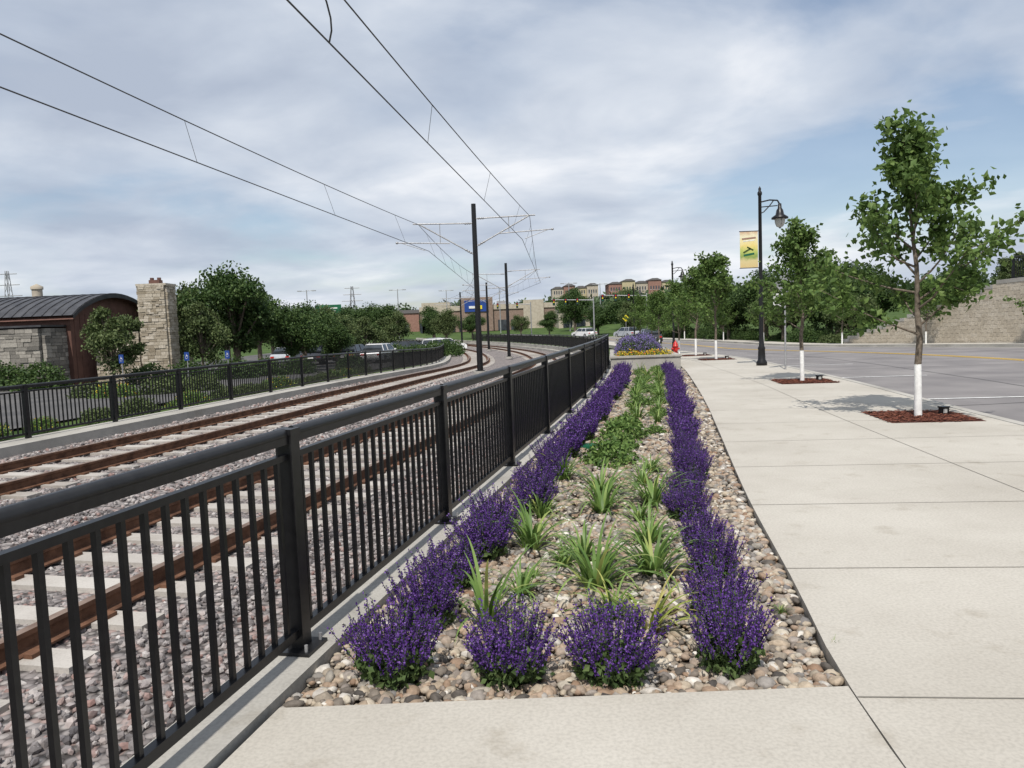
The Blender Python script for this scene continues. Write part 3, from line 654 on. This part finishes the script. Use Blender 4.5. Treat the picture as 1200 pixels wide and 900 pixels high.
for y in (25.9,27.1,28.4,29.7):
    x=float(Xf(y))+.8
    while x<float(Xof(PR,y))-.4: inst(PF[rng.integers(2)],'lavender_plant',(x,y,.2),rng.random()*6,rng.uniform(.85,1.1));x+=.62
hy=MB();hy.revolve((0,0,0),[(0,0),(.15,0),(.15,.04),(.10,.05),(.10,.45),(.13,.46),(.13,.50),(.11,.52),(.10,.6),(.05,.68),(.02,.7),(.02,.74),(0,.75)],'red',12)
hy.cyl((-.18,0,.38),(.18,0,.38),.045,.045,'red');hy.cyl((0,-.18,.36),(0,0,.36),.06,.06,'red');hy.cyl((0,-.2,.36),(0,-.17,.36),.07,.07,'red');hy.obj('fire_hydrant',(7.35,33.5,float(zg(33.5))))
# ---------------------------------------------------------------- retaining wall
rw=MB();W=offs(KR,-2.2);LW=np.concatenate([[0],np.cumsum(np.linalg.norm(np.diff(W,axis=0),axis=1))])
def wh(y): return 3.3 if y<37 else max(.45,3.3-(y-37)*.205)
bh=.2
send=float(np.interp(51,W[:,1],LW));row=0
while row*bh<3.3:
    s=(row%2)*.22
    while s<send:
        x=np.interp(s,LW,W[:,0]);y=np.interp(s,LW,W[:,1]);x2=np.interp(s+.3,LW,W[:,0]);y2=np.interp(s+.3,LW,W[:,1])
        if (row+1)*bh<=wh(y)+.01:
            cap=(row+2)*bh>wh(y)+.01
            rw.box((x+row*.012,y,float(zg(y))-.1+bh*(row+.5)),(.435,.3+rng.random()*.014+(.06 if cap else 0),bh-.008),'conc2' if cap else 'block',rz=math.atan2(y2-y,x2-x))
        s+=.44
    row+=1
rw.obj('retaining_wall')
WF=W[(W[:,1]>8)&(W[:,1]<38)];WF=offs(WF,-.8)
fence('black_railing_fence',WF,1.1,3.1,.5,2.4,200,base=False)
# ---------------------------------------------------------------- signs
T45=[[math.cos(.785),0,math.sin(.785)],[0,1,0],[-math.sin(.785),0,math.cos(.785)]]
sg=MB();sg.cyl((0,0,-.1),(0,0,2.75),.025,.025,'steel',8)
sg.box((0,-.03,2.45),(.5,.01,.5),'steel',tilt=T45)
sg.box((-.25,-.03,2.0),(.3,.01,.36),'white');sg.obj('traffic_sign',(7.9,21.6,0),.25)
sg=MB();sg.cyl((0,0,-.1),(0,0,3.0),.03,.03,'steel',8)
sg.box((0,-.035,2.6),(.6,.01,.6),'yellowsign',tilt=T45);sg.revolve((0,-.05,2.78),[(0,-.04),(.04,0),(0,.04)],'black',8);sg.box((0,-.045,2.62),(.08,.008,.22),'black');sg.box((-.05,-.045,2.46),(.04,.008,.18),'black');sg.box((.05,-.045,2.46),(.04,.008,.18),'black');sg.obj('pedestrian_crossing_sign',(14.2,92,float(zg(92))))
def hsign(x,y):
    sg=MB();sg.cyl((0,0,0),(0,0,1.45),.02,.02,'steel',6);sg.box((0,-.03,1.3),(.24,.01,.36),'bluesign')
    for k in range(10):
        t=k*.628-.6;t2=t+.5
        sg.cyl((.06*math.cos(t),-.04,1.26+.06*math.sin(t)),(.06*math.cos(t2),-.04,1.26+.06*math.sin(t2)),.008,.008,'white',4)
    sg.cyl((0,-.04,1.40),(0,-.04,1.30),.01,.01,'white',4);sg.cyl((0,-.04,1.33),(.06,-.04,1.33),.008,.008,'white',4)
    sg.obj('accessible_parking_sign',(x,y,float(zg(y))-.42),-.3)
for x,y in [(-16.3,31.5),(-13.9,32.3),(-12.8,34)]: hsign(x,y)
# ---------------------------------------------------------------- parking lot and cars
Yl=np.arange(11,118,1.);strip2('parking_lot',Yl,np.interp(Yl,[11,50,80,118],[-34,-34,-34,-34]),np.interp(Yl,ff[:,1],ff[:,0])-np.interp(Yl,[10,45,118],[2.2,2.6,5]),-.36,'lot')
def car(col):
    mb=MB()
    low=[(-2.25,.28),(-2.3,.55),(-2.2,.85),(-1.9,.95),(1.0,.98),(1.5,.92),(2.1,.80),(2.28,.6),(2.25,.28)]
    cabin=[(-1.95,.95),(-1.55,1.38),(-1.2,1.47),(.1,1.48),(.5,1.40),(1.25,.96)]
    def loft(prof,wb,wt,zb,zt,mat):
        n=len(prof);P=[]
        for sgn in(-1,1):
            for x,z in prof:
                t=np.clip((z-zb)/(zt-zb),0,1);P.append([x,sgn*(wb+(wt-wb)*t),z])
        mb.add(P,[list(range(n))[::-1]],mat);mb.add(P,[list(range(n,2*n))],mat)
        mb.add(P,[[i,(i+1)%n,(i+1)%n+n,i+n] for i in range(n)],mat,True)
    loft(low,.9,.84,.28,.98,col);loft(cabin,.82,.62,.95,1.48,'glass')
    roof=[(-1.5,1.42),(-1.2,1.485),(.1,1.495),(.45,1.425)];loft(roof,.66,.62,1.4,1.5,col)
    for x in (-1.55,-.5,.5):
        for s_ in(-1,1): mb.cyl((x if x!=.5 else 1.2,s_*.83,.96),(x*.9 if x!=.5 else .45,s_*.64,1.46),.03,.03,col,5)
    for x in(-1.4,1.42):
        for s_ in(-1,1):
            mb.cyl((x,s_*.70,.32),(x,s_*.92,.32),.32,.32,'tire',16);mb.cyl((x,s_*.9,.32),(x,s_*.93,.32),.19,.19,'steel',10)
    for s_ in(-1,1): mb.box((-2.27,s_*.65,.7),(.05,.3,.14),'red');mb.box((2.2,s_*.62,.68),(.1,.34,.12),'lampglass');mb.box((.85,s_*.98,1.0),(.14,.16,.1),col)
    mb.box((-2.3,0,.6),(.02,.5,.12),'white');mb.box((2.27,0,.48),(.04,1.,.16),'black')
    return mb.mesh('parked_car')
CM=[car('cwhite'),car('cblack'),car('csilver'),car('cred')]
for k,x,y,rz in [(0,-10.4,60,1.4),(1,-12.6,60.5,1.4),(0,-7.6,78,.1),(0,-7.2,84,.15),(2,-8.5,90,.1),(0,-12.,80,.2),(2,-18,62,1.4),(1,-15.3,61,1.4),(1,-9.4,70,.6)]:
    inst(CM[k],'parked_car',(x,y,float(zg(y))-.36),rz)
for k,x,y,rz in [(1,13.8,75,1.6),(2,16.8,108,2.0),(0,11.6,118,2.1)]: inst(CM[k],'car',(x,y,float(zg(y))-.14),rz)
# ---------------------------------------------------------------- restaurant (left)
def stonewall(mb,o,dx,L,z0,H,nrm,mat,bw=.42,bh=.17,depth=.14):
    o=np.array(o,float);dx=np.array(dx,float);a=math.atan2(dx[1],dx[0]);z=0;row=0
    while z<H-.01:
        h=min(bh*rng.choice([.7,1,1.3]),H-z);s=0
        while s<L-.01:
            w=min(bw*rng.uniform(.5,1.5),L-s)
            c=o[:2]+dx[:2]*(s+w/2)
            dp=depth+rng.random()*.05
            mb.box((c[0]+nrm[0]*dp/2,c[1]+nrm[1]*dp/2,z0+z+h/2),(w-.012,dp,h-.012),mat,rz=a);s+=w
        z+=h;row+=1
a=np.array([-1.,.05]);a/=np.linalg.norm(a);n1=np.array([-.05,-1.]);n1/=np.linalg.norm(n1);n2=-a
rb=MB();zb=-.75
E=np.array([-21.3,36.6])
def W3(u,v,z): q=E+a*u-n1*v;return np.array([q[0],q[1],z])
Lh,Wd=16,7.;eave,crown=2.9,4.05
def qbox(u0,u1,v0,v1,z0,z1,mat):
    P=[W3(u0,v0,z0),W3(u1,v0,z0),W3(u1,v1,z0),W3(u0,v1,z0),W3(u0,v0,z1),W3(u1,v0,z1),W3(u1,v1,z1),W3(u0,v1,z1)]
    rb.add(P,[[0,3,2,1],[4,5,6,7],[0,1,5,4],[1,2,6,5],[2,3,7,6],[3,0,4,7]],mat)
qbox(0,Lh,0,Wd,zb,eave,'brown')
na=14;arc=[]
for k in range(na+1):
    t=k/na;arc.append((-.35+(Wd+.7)*t,eave-.05+(crown-eave)*math.sin(math.pi*t)**.8))
arcw=[(max(0,min(Wd,v)),z-.06) for v,z in arc]
P=[W3(-.001,v,z) for v,z in arcw];rb.add(P,[list(range(len(P)))],'brown')
for k in range(na):
    (v0,z0),(v1,z1)=arc[k],arc[k+1]
    rb.add([W3(-.4,v0,z0),W3(Lh+.5,v0,z0),W3(Lh+.5,v1,z1),W3(-.4,v1,z1)],[[0,1,2,3]],'metalroof')
    rb.add([W3(-.4,v0,z0-.2),W3(-.4,v0,z0),W3(-.4,v1,z1),W3(-.4,v1,z1-.2)],[[0,1,2,3]],'metalroof')
    rb.add([W3(-.4,v0,z0-.2),W3(Lh,v0,z0-.2),W3(Lh,v1,z1-.2),W3(-.4,v1,z1-.2)],[[0,1,2,3]],'brown')
    u=-.35
    while u<Lh+.4:
        rb.cyl(W3(u,v0,z0+.02),W3(u,v1,z1+.02),.025,.025,'metalroof',4,caps=False);u+=.5
for v in (3.4,5.2):
    P=[W3(-.03,v,.4),W3(-.03,v+1.2,.4),W3(-.03,v+1.2,2.2),W3(-.03,v,2.2)];rb.add(P,[[0,1,2,3]],'glass')
    for dv in(0,.6,1.2): rb.cyl(W3(-.05,v+dv,.35),W3(-.05,v+dv,2.25),.035,.035,'black',4)
    for z in(.38,1.3,2.22): rb.cyl(W3(-.05,v,z),W3(-.05,v+1.2,z),.03,.03,'black',4)
for v in np.arange(.3,Wd,.45): rb.cyl(W3(-.012,v,zb),W3(-.012,v,eave),.018,.018,'brown',4,caps=False)
qbox(.4,Lh+1,-1.6,-.01,zb,2.25,'stoneg')
o=E+a*.4-n1*(-1.62);stonewall(rb,o,a,Lh-.2,zb,3.0,n1,'stoneg')
o=E+a*.38-n1*(-1.6);stonewall(rb,o,-n1,1.6,zb,3.0,n2,'stoneg')
qbox(.2,Lh+1.2,-1.85,-.005,2.31,2.40,'metalroof')
rb.obj('stone_restaurant_building')
gw=MB();gw.box((-19.7,38.0,.35),(2.2,.36,2.2),'stoneb');stonewall(gw,(-20.8,37.82),(1,0),2.2,-.75,2.7,(0,-1),'stoneb',.3,.13,.06);gw.obj('stone_garden_wall')
ch=MB();cx,cy=-17.75,38.2
def chim(cx,cy,w,d_,H,z0):
    hw,hd=w/2,d_/2
    ch.box((cx,cy,z0+H/2),(w-.02,d_-.02,H),'stoneb')
    stonewall(ch,(cx-hw,cy-hd),(1,0),w,z0,H,(0,-1),'stoneb',.3,.13,.08)
    stonewall(ch,(cx+hw,cy-hd),(0,1),d_,z0,H,(1,0),'stoneb',.3,.13,.08)
    stonewall(ch,(cx-hw,cy-hd),(0,1),d_,z0,H,(-1,0),'stoneb',.3,.13,.08)
    stonewall(ch,(cx-hw,cy+hd),(1,0),w,z0,H,(0,1),'stoneb',.3,.13,.08)
    ch.box((cx,cy,z0+H+.05),(w+.2,d_+.2,.1),'stoneb');ch.box((cx,cy,z0+H+.2),(w*.4,d_*.4,.2),'brown')
    for dx in(-.18,.18): ch.cyl((cx+dx,cy,z0+H+.28),(cx+dx,cy,z0+H+.42),.1,.1,'brown',8)
chim(cx,cy,1.3,1.0,4.95,-.75);ch.obj('stone_chimney')
ru=MB();ru.cyl((0,0,0),(0,0,.5),.25,.25,'tan',12);ru.revolve((0,0,.5),[(.3,0),(.3,.15),(0,.3)],'tan',12);ru.obj('roof_vent',(-25.,40.2,3.9))
# ---------------------------------------------------------------- distant buildings
st=MB();sx0=3
def bb(x,y,z,sx,sy,sz,mat): st.box((x+sx0,y,z+sz/2),(sx,sy,sz),mat)
z0=.2
bb(-8,196,z0,34,20,6.3,'brick');bb(-8,185.9,z0+5.2,34.3,.3,1.2,'tan');bb(-21,185.8,z0,7,.6,7.4,'tan');bb(3,185.7,z0,5,.8,7.2,'tan')
bb(-11,185.5,z0,8,1.2,8.3,'brick');bb(-11,184.8,z0+4.8,5.8,.3,2.8,'bluesign');bb(-10.2,184.55,z0+5.4,1.2,.1,.9,'yellowsign');bb(-12,184.55,z0+5.6,1.6,.1,.6,'white')
for x in np.arange(-24,8,3.2): bb(x,185.6,z0,2.1,.2,2.6,'glass')
for x in (-19,-5,4): bb(x,192,z0+6.3,2.2,2,1.1,'steel')
st.obj('retail_store_building')
for x,w_,h_,m_,y_ in [(-46,22,6,'tan',205),(-75,26,6.5,'brick',215),(16,10,5,'tan',176),(-33,12,7,'redw',232)]:
    s2=MB();s2.box((x,y_,h_/2),(w_,14,h_),m_);s2.box((x,y_-7.1,h_-.5),(w_+.3,.4,1.),'greyroof')
    for q in np.arange(-w_/2+2,w_/2-1,3): s2.box((x+q,y_-7.05,1.5),(2,.15,2.4),'glass')
    s2.box((x,y_-7.4,h_-1.9),(w_*.25,.15,.9),'redw');s2.obj('commercial_building')
def apt(x,y,w,h,zb_,mats):
    mb=MB();n=len(mats);sw_=w/n
    for i,m_ in enumerate(mats):
        cx_=x-w/2+sw_*(i+.5);dy=(i%2)*1.2;hh=h+(i%2)*.9
        mb.box((cx_,y-dy,zb_+hh/2),(sw_-.05,12,hh),m_)
        mb.prism([(-sw_/2-.3,0),(sw_/2+.3,0),(sw_*.2,.9),(-sw_*.2,.9)],(cx_,y-dy-6.3,zb_+hh),(1,0,0),(0,0,1),(0,1,0),12.6,'greyroof')
        for fl in range(int(h//2.9)):
            for k in (-.3,-.1,.1,.3):
                mb.box((cx_+k*sw_,y-dy-6.02,zb_+1.6+fl*2.9),(sw_*.1,.08,1.5),'glass');mb.box((cx_+k*sw_,y-dy-6.05,zb_+.8+fl*2.9),(sw_*.13,.1,.1),'white')
    mb.obj('apartment_building')
apt(29,335,20,12,4.2,['tan','redw','ylw','tan']);apt(57,330,28,12.5,4.6,['redw','ylw','tan','redw','ylw']);apt(84,345,22,12,4.2,['ylw','tan','redw'])
def pylon(x,y,h,z0=0):
    mb=MB();lv=7
    for k in range(lv):
        a_=h*k/lv;b_=h*(k+1)/lv;wa=1.6*(1-k/lv*.8);wb=1.6*(1-(k+1)/lv*.8)
        for i in range(4):
            s1=[(-1,-1),(1,-1),(1,1),(-1,1)];p,q=s1[i],s1[(i+1)%4]
            mb.cyl((p[0]*wa,p[1]*wa,a_),(p[0]*wb,p[1]*wb,b_),.12,.12,'steel',4,caps=False)
            mb.cyl((p[0]*wa,p[1]*wa,a_),(q[0]*wb,q[1]*wb,b_),.07,.07,'steel',4,caps=False)
    for z,w_ in((h*.68,4.2),(h*.82,3.6),(h*.96,3.)): mb.cyl((-w_,0,z),(w_,0,z),.12,.12,'steel',4)
    mb.obj('transmission_tower',(x,y,z0))
pylon(-155,235,24,0);pylon(-62,300,18,1)
tl=MB();tl.cyl((0,0,0),(0,0,10),.12,.08,'steel',8);tl.cyl((-1.2,0,9.8),(1.2,0,9.9),.05,.05,'steel',6)
for s_ in(-1,1): tl.box((s_*1.3,0,9.85),(.7,.35,.14),'steel')
tm=tl.mesh('parking_lot_light')
for x,y in[(-22,150),(-2,165),(-36,135),(12,150),(-14,170),(20,165)]: inst(tm,'parking_lot_light',(x,y,float(zg(y))-.4))
hs=MB();hs.cyl((-2,0,0),(-2,0,7),.12,.12,'steel');hs.cyl((2,0,0),(2,0,7),.12,.12,'steel');hs.box((0,-.15,6),(5.2,.1,2.),'dkgreen');hs.box((0,-.21,6.3),(3.6,.02,.25),'white');hs.box((0,-.21,5.7),(2.8,.02,.25),'white');hs.obj('highway_sign',(-37,155,0))
ts=MB();ts.cyl((0,0,0),(0,0,6.2),.12,.09,'steel',8);ts.cyl((0,0,5.8),(-6.5,0,6.1),.08,.05,'steel',6)
for x in (-2.5,-4.3,-6.1):
    ts.box((x,-.1,5.7),(.36,.2,1.0),'black')
    for dz,m_ in ((.3,'red'),(0,'yellowsign'),(-.3,'dkgreen')): ts.cyl((x,-.2,5.7+dz),(x,-.24,5.7+dz),.1,.1,m_,8)
tsm=ts.mesh('traffic_signal')
for x,y in[(13,116),(19,104),(4,140)]: inst(tsm,'traffic_signal',(x,y,float(zg(y))-.2))
# ---------------------------------------------------------------- sun, sky, camera
el=math.radians(57);sx,sy=-.24,-1.
L_=bpy.data.lights.new('sun','SUN');L_.energy=4.4;L_.angle=math.radians(.6);L_.color=(1,.955,.89)
so=bpy.data.objects.new('sun',L_);C.objects.link(so)
dv=Vector((sx,sy,0)).normalized()*math.cos(el)+Vector((0,0,math.sin(el)))
so.rotation_euler=dv.to_track_quat('Z','Y').to_euler();so.location=(0,0,30)
w=bpy.data.worlds.new('World');bpy.context.scene.world=w;w.use_nodes=True
nt=w.node_tree;nt.nodes.clear();L=nt.links;N=nt.nodes.new
out=N('ShaderNodeOutputWorld');bg1=N('ShaderNodeBackground');bg2=N('ShaderNodeBackground');mix=N('ShaderNodeMixShader')
sky=N('ShaderNodeTexSky');sky.sky_type='NISHITA';sky.sun_disc=False;sky.sun_elevation=el;sky.sun_rotation=math.atan2(sx,sy)
L.new(sky.outputs[0],bg1.inputs[0]);bg1.inputs[1].default_value=.12
tc=N('ShaderNodeTexCoord');sep=N('ShaderNodeSeparateXYZ');L.new(tc.outputs['Generated'],sep.inputs[0])
def mth(op,a,b=None,c=None):
    n=N('ShaderNodeMath');n.operation=op
    for i,v in enumerate((a,b,c)):
        if v is None: continue
        if isinstance(v,(int,float)): n.inputs[i].default_value=v
        else: L.new(v,n.inputs[i])
    return n.outputs[0]
zc_=mth('ADD',mth('MAXIMUM',sep.outputs['Z'],0.),.16)
px=mth('DIVIDE',sep.outputs['X'],zc_);py=mth('DIVIDE',sep.outputs['Y'],zc_)
cmb=N('ShaderNodeCombineXYZ');L.new(px,cmb.inputs[0]);L.new(py,cmb.inputs[1])
mp=N('ShaderNodeMapping');mp.inputs['Rotation'].default_value=(0,0,.5);mp.inputs['Scale'].default_value=(.85,.85,1);mp.inputs['Location'].default_value=(3.1,1.7,0);L.new(cmb.outputs[0],mp.inputs[0])
def nz(scale,det,rough,dist):
    n=N('ShaderNodeTexNoise');n.inputs['Scale'].default_value=scale;n.inputs['Detail'].default_value=det;n.inputs['Roughness'].default_value=rough;n.inputs['Distortion'].default_value=dist
    L.new(mp.outputs[0],n.inputs['Vector']);return n.outputs['Fac']
cov=nz(.8,12,.52,.25);tex=nz(2.0,9,.52,.25);big_=nz(.6,5,.5,.3)
def rampw(inp,st):
    r=N('ShaderNodeValToRGB');e=r.color_ramp.elements
    while len(e)<len(st): e.new(.5)
    for i,(p,c) in enumerate(st): e[i].position=p;e[i].color=(*c,1)
    L.new(inp,r.inputs[0]);return r.outputs[0]
fac=rampw(cov,[(.37,(.22,)*3),(.46,(.80,)*3),(.55,(1,)*3)])
blend=mth('MULTIPLY_ADD',tex,.45,mth('MULTIPLY',big_,.55))
ccol=rampw(blend,[(.38,(.43,.49,.60)),(.46,(.53,.59,.69)),(.54,(.66,.71,.79)),(.62,(.87,.89,.93))])
L.new(ccol,bg2.inputs[0]);bg2.inputs[1].default_value=1.06
L.new(fac,mix.inputs[0]);L.new(bg1.outputs[0],mix.inputs[1]);L.new(bg2.outputs[0],mix.inputs[2]);L.new(mix.outputs[0],out.inputs[0])
cam=bpy.data.cameras.new('camera');co=bpy.data.objects.new('camera',cam);C.objects.link(co)
cam.sensor_width=36;cam.lens=880/1200*36;cam.clip_end=3000;cam.clip_start=.05
th=math.atan(70/880)
co.matrix_world=Matrix.Translation((0,0,1.6))@Matrix.Rotation(math.pi/2-th,4,'X')@Matrix.Rotation(-math.radians(2.2),4,'Z')
sc=bpy.context.scene;sc.camera=co
sc.view_settings.view_transform='Standard';sc.view_settings.look='None';sc.view_settings.exposure=0
